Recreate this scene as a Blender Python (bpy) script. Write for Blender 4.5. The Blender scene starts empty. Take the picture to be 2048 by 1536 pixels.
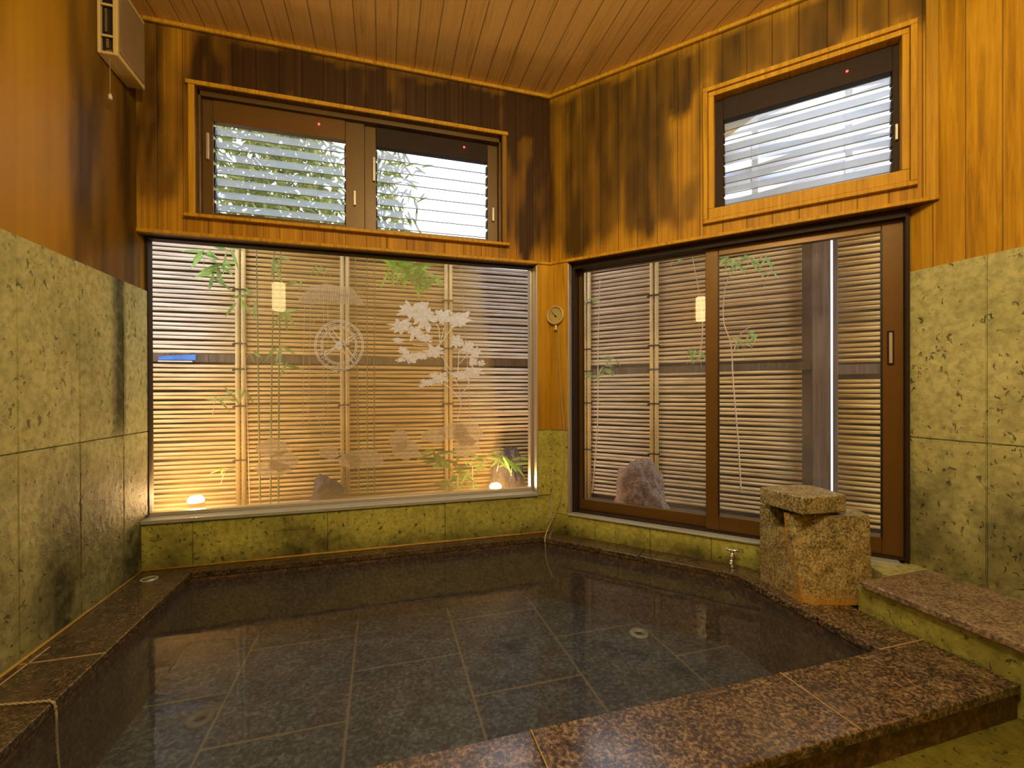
import bpy, bmesh, math, random
from mathutils import Vector, Matrix, noise
random.seed(7)
PI = math.pi
col = bpy.context.scene.collection
# ------------------------------------------------------------------ camera
F, YAW, CX, CY, CZ, HY = 888.75, .2838, -1.0357, -2.6713, .9, 785.96
PT, RO = -.003, .0035
W, BE, LB = 2.2164, .8338, 1.8139
fw = Vector((math.sin(YAW), math.cos(YAW), 0)); rt = Vector((math.cos(YAW), -math.sin(YAW), 0)); up = Vector((0, 0, 1))
Fv = fw*math.cos(PT)+up*math.sin(PT); U0 = up*math.cos(PT)-fw*math.sin(PT)
Rv = rt*math.cos(RO)-U0*math.sin(RO); Uv = rt*math.sin(RO)+U0*math.cos(RO)
CAM = Vector((CX, CY, CZ))
cam = bpy.data.cameras.new('camera'); co = bpy.data.objects.new('camera', cam); col.objects.link(co)
cam.sensor_width = 36; cam.lens = 36*F/2048; cam.shift_y = (HY-768)/2048; cam.clip_start = .02
co.matrix_world = Matrix(((Rv.x, Uv.x, -Fv.x, CX), (Rv.y, Uv.y, -Fv.y, CY), (Rv.z, Uv.z, -Fv.z, CZ), (0, 0, 0, 1)))
bpy.context.scene.camera = co
tB = Vector((math.cos(BE), -math.sin(BE), 0)); nB = Vector((math.sin(BE), math.cos(BE), 0))
def survey(px, py, n, d):                    # where a sight line meets a wall plane
    r = Fv+(px-1024)/F*Rv-(py-HY)/F*Uv
    return CAM+r*((d-n.dot(CAM))/n.dot(r))
def onA(px, py, y=0.): return survey(px, py, Vector((0, 1, 0)), y)      # window wall: x, y, z
def onB(px, py, o=0.):                                                  # door wall: along, out, z
    q = survey(px, py, nB, o); return Vector((q.dot(tB), o, q.z))
FA = Matrix.Identity(4)
FB = Matrix(((tB.x, nB.x, 0, 0), (tB.y, nB.y, 0, 0), (0, 0, 1, 0), (0, 0, 0, 1)))
# ------------------------------------------------------------------ materials
class NT:
    def __init__(s, name):
        s.m = bpy.data.materials.new(name); s.m.use_nodes = True; s.t = s.m.node_tree; s.t.nodes.clear()
        s.out = s.t.nodes.new('ShaderNodeOutputMaterial')
    def n(s, ty, **k):
        x = s.t.nodes.new('ShaderNode'+ty)
        ins = k.pop('ins', {})
        for a, b in k.items(): setattr(x, a, b)
        for a, b in ins.items(): s.put(x, a, b)
        return x
    def put(s, x, a, b):
        if hasattr(b, 'outputs'): b = b.outputs[0]
        if isinstance(b, bpy.types.NodeSocket): s.t.links.new(b, x.inputs[a])
        else: x.inputs[a].default_value = b
    def math(s, op, a, b=0., c=None, clamp=False):
        x = s.n('Math', operation=op, use_clamp=clamp); s.put(x, 0, a); s.put(x, 1, b)
        if c is not None: s.put(x, 2, c)
        return x.outputs[0]
    def mixc(s, f, a, b, mode='MIX'):
        x = s.n('Mix', data_type='RGBA', blend_type=mode); s.put(x, 0, f)
        s.put(x, 6, a if not isinstance(a, tuple) else rgba(a)); s.put(x, 7, b if not isinstance(b, tuple) else rgba(b)); return x.outputs[2]
    def ramp(s, f, stops, interp='LINEAR'):
        x = s.n('ValToRGB'); s.put(x, 0, f); r = x.color_ramp; r.interpolation = interp
        while len(r.elements) < len(stops): r.elements.new(.5)
        for e, (p, c) in zip(r.elements, stops): e.position = p; e.color = rgba(c)
        return x.outputs[0]
    def noise(s, vec, scale, detail=3, rough=.5, dist=0):
        return s.n('TexNoise', ins={'Vector': vec, 'Scale': scale, 'Detail': detail, 'Roughness': rough, 'Distortion': dist}).outputs[0]
    def obj(s): return s.n('TexCoord').outputs['Object']
    def scale(s, vec, v):
        return s.n('Mapping', ins={'Vector': vec, 'Scale': v}).outputs[0]
    def bump(s, h, st=.3, d=.01): return s.n('Bump', ins={'Height': h, 'Strength': st, 'Distance': d}).outputs[0]
    def bsdf(s, **k):
        ins = {}
        for a, b in k.items(): ins[a.replace('_', ' ')] = rgba(b) if isinstance(b, tuple) and len(b) == 3 else b
        x = s.n('BsdfPrincipled', ins=ins); s.t.links.new(x.outputs[0], s.out.inputs[0]); return x
    def attr(s, name='stain'):
        return s.n('Attribute', attribute_name=name).outputs['Color']
def rgba(c): return tuple(c)+(1,) if len(c) == 3 else c

def wood_mat(name, lo, hi, pw=.112, dark=(.060, .031, .004), rough=.42, grooves=True, seed=0., light=(.72, .40, .03), gd=.62):
    k = NT(name)
    sep = k.n('SeparateXYZ', ins={'Vector': k.n('UVMap', uv_map='UVMap').outputs[0]})
    u, v = sep.outputs[0], sep.outputs[1]
    q = k.math('DIVIDE', u, pw); idn = k.math('FLOOR', q); fr = k.math('FRACT', q)
    wn = k.n('TexWhiteNoise', noise_dimensions='1D'); k.put(wn, 'W', k.math('ADD', idn, seed)); r = wn.outputs[0]
    vec = k.n('CombineXYZ'); k.put(vec, 0, k.math('ADD', k.math('MULTIPLY', u, 55.), k.math('MULTIPLY', r, 37.)))
    k.put(vec, 1, k.math('MULTIPLY', v, 2.2)); k.put(vec, 2, k.math('MULTIPLY', r, 9.))
    g = k.noise(vec.outputs[0], 1., 5, .65, .6)
    vec2 = k.n('CombineXYZ'); k.put(vec2, 0, k.math('MULTIPLY', u, 6.)); k.put(vec2, 1, k.math('MULTIPLY', v, 1.1)); k.put(vec2, 2, k.math('MULTIPLY', r, 20.))
    g2 = k.noise(vec2.outputs[0], 1., 3, .5, .3)
    c = k.ramp(g, [(.34, tuple(x*.72 for x in lo)), (.44, lo), (.66, hi)])
    c = k.mixc(k.math('MULTIPLY', k.math('SUBTRACT', g2, .45, clamp=True), 1.6, clamp=True), c, light)
    c = k.mixc(k.math('MULTIPLY', r, .3), c, k.mixc(.5, c, lo))
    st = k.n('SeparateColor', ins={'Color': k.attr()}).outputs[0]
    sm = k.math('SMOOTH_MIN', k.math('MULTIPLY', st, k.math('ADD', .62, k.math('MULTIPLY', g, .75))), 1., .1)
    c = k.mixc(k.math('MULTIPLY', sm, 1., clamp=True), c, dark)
    h = k.math('MULTIPLY', g, .2)
    if grooves:
        e = k.math('MINIMUM', fr, k.math('SUBTRACT', 1., fr)); gv = k.math('SUBTRACT', 1., k.math('DIVIDE', e, .035), clamp=True)
        c = k.mixc(k.math('MULTIPLY', gv, gd), c, tuple(x*.4 for x in dark)); h = k.math('SUBTRACT', h, gv)
    k.bsdf(Base_Color=c, Roughness=k.math('ADD', rough, k.math('MULTIPLY', g, .25)), Normal=k.bump(h, .35, .006), Specular_IOR_Level=.22)
    return k.m
def stone_mat(name, a, b, dark=(.045, .045, .018), wet=.0, pits=True):
    k = NT(name); o = k.obj()
    n1 = k.noise(o, 2.6, 5, .6); n2 = k.noise(o, 38., 4, .6); n3 = k.noise(o, 15., 3, .55, .5)
    c = k.ramp(n1, [(.32, a), (.66, b)])
    c = k.mixc(k.math('MULTIPLY', k.math('SUBTRACT', n2, .42, clamp=True), 2.4, clamp=True), c, tuple(x*.5 for x in a))
    c = k.mixc(k.math('MULTIPLY', k.math('SUBTRACT', n3, .5, clamp=True), 2., clamp=True), c, tuple(x*.62 for x in a))
    pit = k.ramp(k.noise(k.scale(o, (1., 1., .7)), 46., 3, .55, .6), [(.63, (0, 0, 0)), (.71, (1, 1, 1))])
    bw = k.n('RGBToBW', ins={'Color': pit}).outputs[0]
    if pits: c = k.mixc(k.math('MULTIPLY', bw, .75), c, tuple(x*.22 for x in a))
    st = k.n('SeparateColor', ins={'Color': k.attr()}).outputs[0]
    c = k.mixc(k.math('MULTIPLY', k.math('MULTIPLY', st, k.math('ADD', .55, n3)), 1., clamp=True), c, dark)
    h = k.math('SUBTRACT', k.math('MULTIPLY', n2, .6), k.math('MULTIPLY', bw, 1.))
    k.bsdf(Base_Color=c, Roughness=.62-wet, Normal=k.bump(h, .8, .010), Specular_IOR_Level=.3)
    return k.m
def granite_mat(name, cols, sc=90., rough=.22, stretch=(1, 1, 1), bump=.04, coat=.0, orange=None, joints=None):
    k = NT(name); o = k.scale(k.obj(), stretch)
    n1 = k.noise(o, sc, 3, .7, .3); n2 = k.noise(o, sc*.22, 3, .6); n3 = k.noise(o, 3.5, 3, .5)
    f = k.math('ADD', k.math('MULTIPLY', n1, .72), k.math('MULTIPLY', n2, .28))
    c = k.ramp(f, [(.36, cols[0]), (.46, cols[1]), (.54, cols[2]), (.64, cols[3])])
    c = k.mixc(k.math('MULTIPLY', n3, .35), c, k.mixc(.6, c, cols[0]))
    st = k.n('SeparateColor', ins={'Color': k.attr()}).outputs[0]
    if orange: c = k.mixc(k.math('MULTIPLY', st, k.math('ADD', .5, n1), clamp=True), c, orange)
    rr = k.math('ADD', rough, k.math('MULTIPLY', k.math('SUBTRACT', n3, .35), .35))
    h = f
    if joints:
        x0, pw, y0, ph = joints
        s = k.n('SeparateXYZ', ins={'Vector': k.obj()}); qx = k.math('DIVIDE', k.math('SUBTRACT', s.outputs[0], x0), pw)
        cid = k.math('FLOOR', qx); fx = k.math('FRACT', qx)
        qy = k.math('FRACT', k.math('DIVIDE', k.math('ADD', k.math('SUBTRACT', s.outputs[1], y0), k.math('MULTIPLY', k.math('MODULO', cid, 2.), ph*.5)), ph))
        ex = k.math('MULTIPLY', k.math('MINIMUM', fx, k.math('SUBTRACT', 1., fx)), pw); ey = k.math('MULTIPLY', k.math('MINIMUM', qy, k.math('SUBTRACT', 1., qy)), ph)
        e = k.math('MINIMUM', ex, ey); gv = k.math('SUBTRACT', 1., k.math('DIVIDE', e, .008), clamp=True)
        c = k.mixc(k.math('MULTIPLY', gv, .75), c, (.34, .26, .11))
    k.bsdf(Base_Color=c, Roughness=rr, Normal=k.bump(h, bump, .004), Coat_Weight=coat, Coat_Roughness=.12)
    return k.m
def plain_mat(name, c, rough=.5, metal=0., var=.15, sc=20., bump=.05, **kw):
    k = NT(name); n = k.noise(k.obj(), sc, 3)
    cc = k.mixc(n, tuple(x*(1-var) for x in c), tuple(min(1, x*(1+var)) for x in c))
    k.bsdf(Base_Color=cc, Roughness=rough, Metallic=metal, Normal=k.bump(n, bump, .003), **kw); return k.m
def emit_mat(name, c, s):
    k = NT(name); e = k.n('Emission', ins={'Color': rgba(c), 'Strength': s}); k.t.links.new(e.outputs[0], k.out.inputs[0]); return k.m

M = {}
ORL, ORH = (.38, .185, .008), (.60, .325, .014)
M['wood'] = wood_mat('cedar_planks', ORL, ORH)
M['woodA'] = wood_mat('smoked_cedar_planks', (.34, .155, .006), (.56, .29, .012), dark=(.036, .014, .002), seed=5.)
M['ceil'] = wood_mat('ceiling_planks', (.80, .50, .17), (.88, .58, .22), pw=.106, light=(.9, .62, .25), gd=.8)
M['trim'] = wood_mat('wood_trim', (.46, .24, .012), (.66, .37, .02), grooves=False, light=(.7, .40, .03))
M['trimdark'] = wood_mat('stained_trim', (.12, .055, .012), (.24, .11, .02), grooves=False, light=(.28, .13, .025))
M['stone'] = stone_mat('tuff_stone', (.46, .45, .18), (.61, .59, .27))
M['stone_low'] = stone_mat('damp_tuff_stone', (.42, .42, .09), (.64, .63, .15), wet=.18)
M['floor'] = stone_mat('floor_stone', (.18, .17, .025), (.27, .24, .035), wet=.25)
GR = [(.012, .008, .006), (.06, .040, .027), (.22, .14, .07), (.42, .32, .19)]
M['granite'] = granite_mat('wet_brown_granite', [tuple(x*.76 for x in c) for c in GR], 85., .2, coat=.2)
M['granite_b'] = granite_mat('bench_granite', [(.05, .035, .025), (.16, .115, .075), (.32, .235, .15), (.46, .37, .25)], 95., .28, coat=.2)
M['granite_l'] = granite_mat('dark_wet_granite', [(.014, .009, .006), (.045, .032, .018), (.11, .07, .03), (.21, .15, .08)], 95., .2, coat=.3)
M['granite_in'] = granite_mat('submerged_granite', [(.02, .014, .01), (.06, .035, .02), (.14, .075, .035), (.22, .13, .07)], 60., .4)
M['granite_fl'] = granite_mat('basin_floor_granite', [(.012, .016, .022), (.036, .046, .060), (.085, .102, .122), (.18, .21, .24)], 55., .4, joints=(-.19-.49*6, .49, -.5478, .63))
M['granite_sp'] = granite_mat('speckled_granite', [(.04, .032, .016), (.19, .16, .07), (.42, .35, .16), (.58, .50, .30)], 110., .45, bump=.25, orange=(.42, .21, .02))
M['bronze'] = plain_mat('bronze_aluminium', (.15, .078, .016), .38, .35, .1)
M['bronze2'] = plain_mat('brown_window_frame', (.13, .075, .02), .4, .3, .1)
M['bronzed'] = plain_mat('dark_frame', (.028, .016, .010), .6, 0, .1, Specular_IOR_Level=.2)
M['alu'] = plain_mat('pale_aluminium', (.55, .50, .42), .35, .5, .08)
M['sill'] = plain_mat('pale_sill', (.42, .44, .38), .3, .2, .12)
M['chrome'] = plain_mat('chrome', (.8, .8, .8), .12, 1., .03)
M['plastic'] = plain_mat('yellowed_plastic', (.66, .50, .20), .38, 0, .06)
M['plastic2'] = plain_mat('smoked_panel', (.58, .41, .23), .25, 0, .12, 4.)
M['black'] = plain_mat('black_plastic', (.012, .010, .010), .4)
M['white'] = plain_mat('white_plastic', (.62, .57, .46), .4, 0, .05)
M['dial'] = plain_mat('dial_face', (.50, .40, .16), .4, 0, .08)
M['cord'] = plain_mat('pale_cord', (.42, .34, .20), .6, 0, .2); M['ring'] = plain_mat('tarnished_ring', (.13, .11, .07), .5, 0, .3); M['caulk'] = plain_mat('ochre_caulk', (.42, .26, .04), .5, 0, .4, 40.); M['grout'] = plain_mat('worn_grout', (.34, .25, .10), .7, 0, .5, 60.)
M['bamboo'] = None
def bamboo_mat(name, a, b, c2):
    k = NT(name); s = k.n('SeparateXYZ', ins={'Vector': k.obj()})
    row = k.math('FLOOR', k.math('DIVIDE', s.outputs[2], .032)); wn = k.n('TexWhiteNoise', noise_dimensions='1D'); k.put(wn, 'W', row)
    v = k.n('CombineXYZ'); k.put(v, 0, k.math('MULTIPLY', s.outputs[0], 4.)); k.put(v, 1, k.math('MULTIPLY', wn.outputs[0], 60.)); k.put(v, 2, k.math('MULTIPLY', s.outputs[2], 90.))
    n = k.noise(v.outputs[0], 1., 3, .6)
    c = k.ramp(n, [(.3, a), (.5, b), (.7, c2)])
    c = k.mixc(k.n('SeparateColor', ins={'Color': k.attr()}).outputs[0], c, k.ramp(n, [(.3, (.5, .48, .5)), (.7, (.9, .9, .95))]))  # pale mix puts sky light on the rods into their colour
    k.bsdf(Base_Color=c, Roughness=.45, Normal=k.bump(n, .1, .002)); return k.m
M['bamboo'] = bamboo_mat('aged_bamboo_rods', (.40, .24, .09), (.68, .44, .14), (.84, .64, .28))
M['bpole'] = plain_mat('split_bamboo_pole', (.62, .44, .17), .4, 0, .3, 12.)
M['tie'] = plain_mat('black_palm_rope', (.02, .013, .01), .8)
M['darkwood'] = wood_mat('charred_cedar', (.07, .045, .032), (.15, .10, .07), grooves=False, light=(.13, .085, .06), dark=(.02, .01, .01))
M['backing'] = plain_mat('dark_boards', (.09, .055, .028), .8, 0, .4, 6.)
M['gravel'] = plain_mat('wet_gravel', (.12, .09, .06), .5, 0, .6, 60., .8)
def rock_mat(name, a, b):
    k = NT(name); o = k.obj(); n = k.noise(o, 14., 6, .7); n2 = k.noise(o, 55., 4, .6)
    c = k.ramp(n, [(.3, a), (.7, b)]); c = k.mixc(k.math('MULTIPLY', k.math('SUBTRACT', n2, .5, clamp=True), 2., clamp=True), c, tuple(min(1, x*1.7) for x in b))
    k.bsdf(Base_Color=c, Roughness=.7, Normal=k.bump(k.math('ADD', n, n2), .7, .02)); return k.m
M['rock'] = rock_mat('pink_grey_rock', (.16, .09, .06), (.38, .26, .19)); M['rockd'] = rock_mat('dark_rock', (.035, .03, .035), (.09, .075, .08))
def leaf_mat(name, a, b):
    k = NT(name); n = k.noise(k.obj(), 9., 2)
    c = k.ramp(n, [(.35, a), (.65, b)])
    d = k.n('BsdfPrincipled', ins={'Base Color': c, 'Roughness': .45}); t = k.n('BsdfTranslucent', ins={'Color': c})
    m = k.n('MixShader', ins={0: .45}); k.t.links.new(d.outputs[0], m.inputs[1]); k.t.links.new(t.outputs[0], m.inputs[2]); k.t.links.new(m.outputs[0], k.out.inputs[0]); return k.m
M['leaf'] = leaf_mat('bamboo_leaf', (.14, .30, .05), (.36, .58, .14)); M['leafb'] = leaf_mat('bright_leaf', (.22, .52, .03), (.40, .72, .10))
M['leafd'] = leaf_mat('tree_leaf', (.07, .10, .012), (.30, .30, .05)); M['culm'] = plain_mat('green_culm', (.16, .20, .05), .4, 0, .3)
M['culmw'] = plain_mat('pale_twig', (.66, .50, .36), .5, 0, .3)
def glass_mat(name, haze=None, refl=1., film=(.8, .8, .8), base_haze=.0, tint=(1, 1, 1)):
    k = NT(name); tr = k.n('BsdfTransparent', ins={'Color': rgba(tint)}); gl = k.n('BsdfGlossy', ins={'Roughness': .015})
    fr = k.n('Fresnel', ins={'IOR': 1.5}); m = k.n('MixShader', ins={0: k.math('MULTIPLY', fr.outputs[0], refl*1.6, clamp=True)})
    k.t.links.new(tr.outputs[0], m.inputs[1]); k.t.links.new(gl.outputs[0], m.inputs[2])
    d = k.n('BsdfDiffuse', ins={'Color': rgba(film)}); tl = k.n('BsdfTranslucent', ins={'Color': rgba(film)}); dd = k.n('MixShader', ins={0: .5})
    k.t.links.new(d.outputs[0], dd.inputs[1]); k.t.links.new(tl.outputs[0], dd.inputs[2])
    f = base_haze
    if haze: f = haze(k)
    mm = k.n('MixShader', ins={0: f}); k.t.links.new(m.outputs[0], mm.inputs[1]); k.t.links.new(dd.outputs[0], mm.inputs[2])
    k.t.links.new(mm.outputs[0], k.out.inputs[0]); return k.m
def hazeA(k):                                # condensation: clear upper-left and right, misted in the middle, drips below
    o = k.obj(); s = k.n('SeparateXYZ', ins={'Vector': o}); x, z = s.outputs[0], s.outputs[2]
    w = k.math('MULTIPLY', k.math('SUBTRACT', k.noise(o, 2.2, 3, .6), .5), .55)
    a = k.math('DIVIDE', k.math('SUBTRACT', k.math('ADD', k.math('ADD', x, w), k.math('MULTIPLY', k.math('SUBTRACT', 1.2, z), .45)), -1.98), .25, clamp=True)
    b = k.math('DIVIDE', k.math('SUBTRACT', -.42, k.math('ADD', x, k.math('MULTIPLY', k.math('SUBTRACT', 1.7, z), -.12))), .05, clamp=True)
    low = k.math('DIVIDE', k.math('SUBTRACT', .36, z), .1, clamp=True)
    return k.math('ADD', k.math('ADD', .03, k.math('MULTIPLY', k.math('MULTIPLY', a, b), .30)), k.math('MULTIPLY', low, .22))
def hazeB(k):
    o = k.obj(); n = k.noise(o, 2.5, 4, .6); return k.math('ADD', .05, k.math('MULTIPLY', k.math('SUBTRACT', n, .45, clamp=True), .5))
M['glassA'] = glass_mat('misted_glass', hazeA, .95, (.60, .45, .19)); M['glassB'] = glass_mat('clear_glass', hazeB, .95, (.8, .7, .6))
M['edge'] = plain_mat('glass_edge', (.20, .25, .26), .4)
M['louver'] = glass_mat('frosted_louver_glass', None, 1., (.72, .84, .95), .46)
def etch_mat(name, f, c=(.9, .92, .95)):
    return glass_mat(name, lambda k: k.math('MULTIPLY', f, k.math('ADD', .55, k.noise(k.obj(), 60., 2))), .6, c)
M['etch'] = etch_mat('etched_frost', .62, (.72, .62, .45)); M['etchw'] = etch_mat('dense_etched_frost', .85, (.92, .95, 1.))
def water_mat():
    k = NT('hot_spring_water'); o = k.obj()
    n = k.noise(k.scale(o, (1, 1.6, 1)), 5., 3, .5, .4); b = k.bump(n, .10, .012)
    tr = k.n('BsdfTransparent', ins={'Color': (.84, .87, .87, 1)}); gl = k.n('BsdfGlossy', ins={'Roughness': .03, 'Normal': b})
    fr = k.n('Fresnel', ins={'IOR': 1.333, 'Normal': b}); m = k.n('MixShader', ins={0: k.math('MULTIPLY', fr.outputs[0], 1.25, clamp=True)})
    k.t.links.new(tr.outputs[0], m.inputs[1]); k.t.links.new(gl.outputs[0], m.inputs[2])
    d = k.n('BsdfDiffuse', ins={'Color': (.27, .26, .24, 1)}); mm = k.n('MixShader', ins={0: .07})
    k.t.links.new(m.outputs[0], mm.inputs[1]); k.t.links.new(d.outputs[0], mm.inputs[2]); k.t.links.new(mm.outputs[0], k.out.inputs[0]); return k.m
M['water'] = water_mat()
M['red'] = emit_mat('red_indicator', (1, .03, .03), 12.); M['glow'] = emit_mat('lamp_shade_glow', (1, .70, .30), 20.); M['glow2'] = emit_mat('ceiling_fill', (1, .72, .4), 5.)
M['bulb'] = emit_mat('garden_lens', (1, .72, .42), 160.)
M['strip'] = plain_mat('woven_pale_strips', (.74, .78, .86), .5, 0, .12, 5.); M['wall_far'] = plain_mat('pale_plaster', (.8, .8, .8), .8)
M['blue'] = plain_mat('blue_sheet', (.04, .16, .55), .5)
# ------------------------------------------------------------------ builders
def tag(o, label=None, cat=None, group=None, kind=None):
    for a, b in (('label', label), ('category', cat), ('group', group), ('kind', kind)):
        if b: o[a] = b
    return o
def empty(name, loc=(0, 0, 0), mat=None, **k):
    o = bpy.data.objects.new(name, None); col.objects.link(o); o.empty_display_size = .05
    o.matrix_world = mat @ Matrix.Translation(loc) if mat else Matrix.Translation(loc)
    return tag(o, **k)
class MB:
    def __init__(s): s.b = bmesh.new(); s.uv = s.b.loops.layers.uv.new('UVMap')
    def box(s, x0, x1, y0, y1, z0, z1, bev=0.):
        v = [s.b.verts.new(c) for c in ((x0, y0, z0), (x1, y0, z0), (x1, y1, z0), (x0, y1, z0), (x0, y0, z1), (x1, y0, z1), (x1, y1, z1), (x0, y1, z1))]
        fs = [s.b.faces.new([v[i] for i in q]) for q in ((3, 2, 1, 0), (4, 5, 6, 7), (0, 1, 5, 4), (1, 2, 6, 5), (2, 3, 7, 6), (3, 0, 4, 7))]
        if bev: bmesh.ops.bevel(s.b, geom=list({e for f in fs for e in f.edges}), offset=bev, segments=2, affect='EDGES')
        return s
    def prism(s, pts, z0, z1, top=None):
        a = [s.b.verts.new((p[0], p[1], z0)) for p in pts]; c = [s.b.verts.new((p[0], p[1], z1)) for p in (top or pts)]
        n = len(a); fs = [s.b.faces.new(a[::-1]), s.b.faces.new(c)]
        for i in range(n): fs.append(s.b.faces.new((a[i], a[(i+1) % n], c[(i+1) % n], c[i])))
        return s
    def quad(s, *p): s.b.faces.new([s.b.verts.new(q) for q in p]); return s
    def poly(s, pts): s.b.faces.new([s.b.verts.new(q) for q in pts]); return s
    def tube(s, pts, r, seg=8, caps=True, r1=None):
        pts = [Vector(p) for p in pts]; rings = []; n = len(pts)
        for i, p in enumerate(pts):
            d = (pts[min(i+1, n-1)]-pts[max(i-1, 0)]).normalized()
            a = d.orthogonal().normalized() if abs(d.z) > .9 else d.cross(Vector((0, 0, 1))).normalized()
            if abs(d.z) > .9: a = (Vector((1, 0, 0))-d*d.x).normalized()
            b = d.cross(a); rr = r if r1 is None else r+(r1-r)*i/(n-1)
            rings.append([s.b.verts.new(p+(a*math.cos(t)+b*math.sin(t))*rr) for t in [2*PI*j/seg for j in range(seg)]])
        for x, y in zip(rings, rings[1:]):
            for j in range(seg): f = s.b.faces.new((x[j], x[(j+1) % seg], y[(j+1) % seg], y[j])); f.smooth = True
        if caps: s.b.faces.new(rings[0][::-1]); s.b.faces.new(rings[-1])
        return s
    def lathe(s, prof, c=(0, 0, 0), axis='Z', seg=32, smooth=True):
        rings = []
        for r, h in prof:
            ring = []
            for j in range(seg):
                t = 2*PI*j/seg; x, y = r*math.cos(t), r*math.sin(t)
                p = (x, y, h) if axis == 'Z' else ((x, -h, y) if axis == 'Y' else (h, x, y))
                ring.append(s.b.verts.new(Vector(p)+Vector(c)))
            rings.append(ring)
        for x, y in zip(rings, rings[1:]):
            for j in range(seg): f = s.b.faces.new((x[j], x[(j+1) % seg], y[(j+1) % seg], y[j])); f.smooth = smooth
        s.b.faces.new(rings[0][::-1]); s.b.faces.new(rings[-1]); return s
    def build(s, name, mat, parent=None, world=None, bev=0., stain=None, fix=True, uvswap=False, **k):
        bm = s.b
        if fix: bmesh.ops.recalc_face_normals(bm, faces=bm.faces)
        for f in bm.faces:                                   # box-mapped metres
            n = f.normal if f.normal.length else Vector((0, 0, 1))
            ax = max(range(3), key=lambda i: abs(n[i]))
            for l in f.loops:
                c = l.vert.co
                l[s.uv].uv = ((c.y, c.z) if ax == 0 else (c.x, c.z) if ax == 1 else (c.x, c.y))
                if uvswap: l[s.uv].uv = (l[s.uv].uv[1], l[s.uv].uv[0])
        me = bpy.data.meshes.new(name); bm.to_mesh(me); bm.free(); me.materials.append(mat)
        if stain:  # stains on walls and stone; on fence rods, painted sky light
            a = me.color_attributes.new('stain', 'FLOAT_COLOR', 'POINT')
            for i, v in enumerate(me.vertices): q = max(0, min(1, stain(v.co))); a.data[i].color = (q, q, q, 1)
        o = bpy.data.objects.new(name, me); col.objects.link(o)
        if parent: o.parent = parent
        elif world is not None: o.matrix_world = world
        if bev:
            mo = o.modifiers.new('bevel', 'BEVEL'); mo.width = bev; mo.segments = 2; mo.limit_method = 'ANGLE'
        return tag(o, **k)
def struct(name, mb, mat, **k): return mb.build(name, mat, kind='structure', **k)
def grid(mb, us, vs, hole, fn):
    """sheet of quads over sorted us x vs, leaving out rectangles in hole"""
    V = {}
    def g(i, j):
        if (i, j) not in V: V[i, j] = mb.b.verts.new(fn(us[i], vs[j]))
        return V[i, j]
    for i in range(len(us)-1):
        for j in range(len(vs)-1):
            cu, cv = (us[i]+us[i+1])/2, (vs[j]+vs[j+1])/2
            if any(a < cu < b and c < cv < d for a, b, c, d in hole): continue
            mb.b.faces.new((g(i, j), g(i+1, j), g(i+1, j+1), g(i, j+1)))
    return mb
def steps(a, b, st, extra=()):
    n = max(1, round((b-a)/st)); return sorted(set([round(a+(b-a)*i/n, 5) for i in range(n+1)]+[e for e in extra if a < e < b]))
def fbm(x, y, s=0.): return noise.fractal(Vector((x, y, s)), 1., 2., 4)
def sst(a, b, x):
    t = max(0, min(1, (x-a)/(b-a))); return t*t*(3-2*t)
HC, HB, ZS, ZJ, TH = 2.79, 1.7216, 1.43, .70, .13
FLZ = -.117
XR = 1.238; BK = -4.6
def fy(u, v): return (u, 0, v)
# ------------------------------------------------------------------ wall A (behind the big window) -- window wall
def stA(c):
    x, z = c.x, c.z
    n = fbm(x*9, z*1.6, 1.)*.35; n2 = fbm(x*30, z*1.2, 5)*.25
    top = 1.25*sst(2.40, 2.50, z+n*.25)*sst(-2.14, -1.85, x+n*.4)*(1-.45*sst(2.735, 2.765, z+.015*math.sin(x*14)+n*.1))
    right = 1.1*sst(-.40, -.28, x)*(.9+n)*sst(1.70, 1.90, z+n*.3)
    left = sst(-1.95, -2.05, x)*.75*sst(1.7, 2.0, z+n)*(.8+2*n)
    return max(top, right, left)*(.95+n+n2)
hA = (-1.96, -.315, 1.82, 2.49)
m = MB(); grid(m, steps(-W, 0, .025, hA[:2]), steps(HB, HC, .03, hA[2:]), [hA], fy)
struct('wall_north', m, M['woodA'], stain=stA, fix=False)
wn = bpy.data.objects['wall_north']
def sub(name, mb, mat, parent, **k): return mb.build(name, mat, parent, **k)
m = MB()                                                    # reveal of the upper opening and soffit above the big window
for (a, b, c, d) in [(hA[0], hA[1], hA[2]-.02, hA[2]), (hA[0], hA[1], hA[3], hA[3]+.02), (hA[0]-.02, hA[0], hA[2]-.02, hA[3]+.02), (hA[1], hA[1]+.02, hA[2]-.02, hA[3]+.02)]:
    m.box(a, b, .002, .14, c, d)
m.box(-W, 0, .002, .14, HB-.012, HB+.03); m.box(-W-.1, .2, .14, .16, HB, HB+.08)
sub('reveal_lining', m, M['trimdark'], wn)
sub('beam_edge', MB().box(-W, .0, -.012, .004, HB-.012, HB+.006), M['trim'], wn, bev=.003)
sub('wood_pillar', MB().box(-.085, -.001, .001, .14, .655, HB-.012).box(-.088, .0, -.004, .001, .655, HB-.012), M['trim'], wn, bev=.002, stain=lambda c: .35*sst(.75, .66, c.z))
def tiles(mb, us, vs, o0, o1, g=.0025, fn=None):
    for a, b in zip(us, us[1:]):
        for c, d in zip(vs, vs[1:]): mb.box(a+g/2, b-g/2, o0, o1, c+g/2, d-g/2, .003)
    return mb
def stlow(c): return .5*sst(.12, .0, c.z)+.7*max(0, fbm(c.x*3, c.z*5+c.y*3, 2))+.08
def densify(mb, cuts):
    bmesh.ops.subdivide_edges(mb.b, edges=[e for e in mb.b.edges if e.calc_length() > .08], cuts=cuts, use_grid_fill=True); return mb
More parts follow.
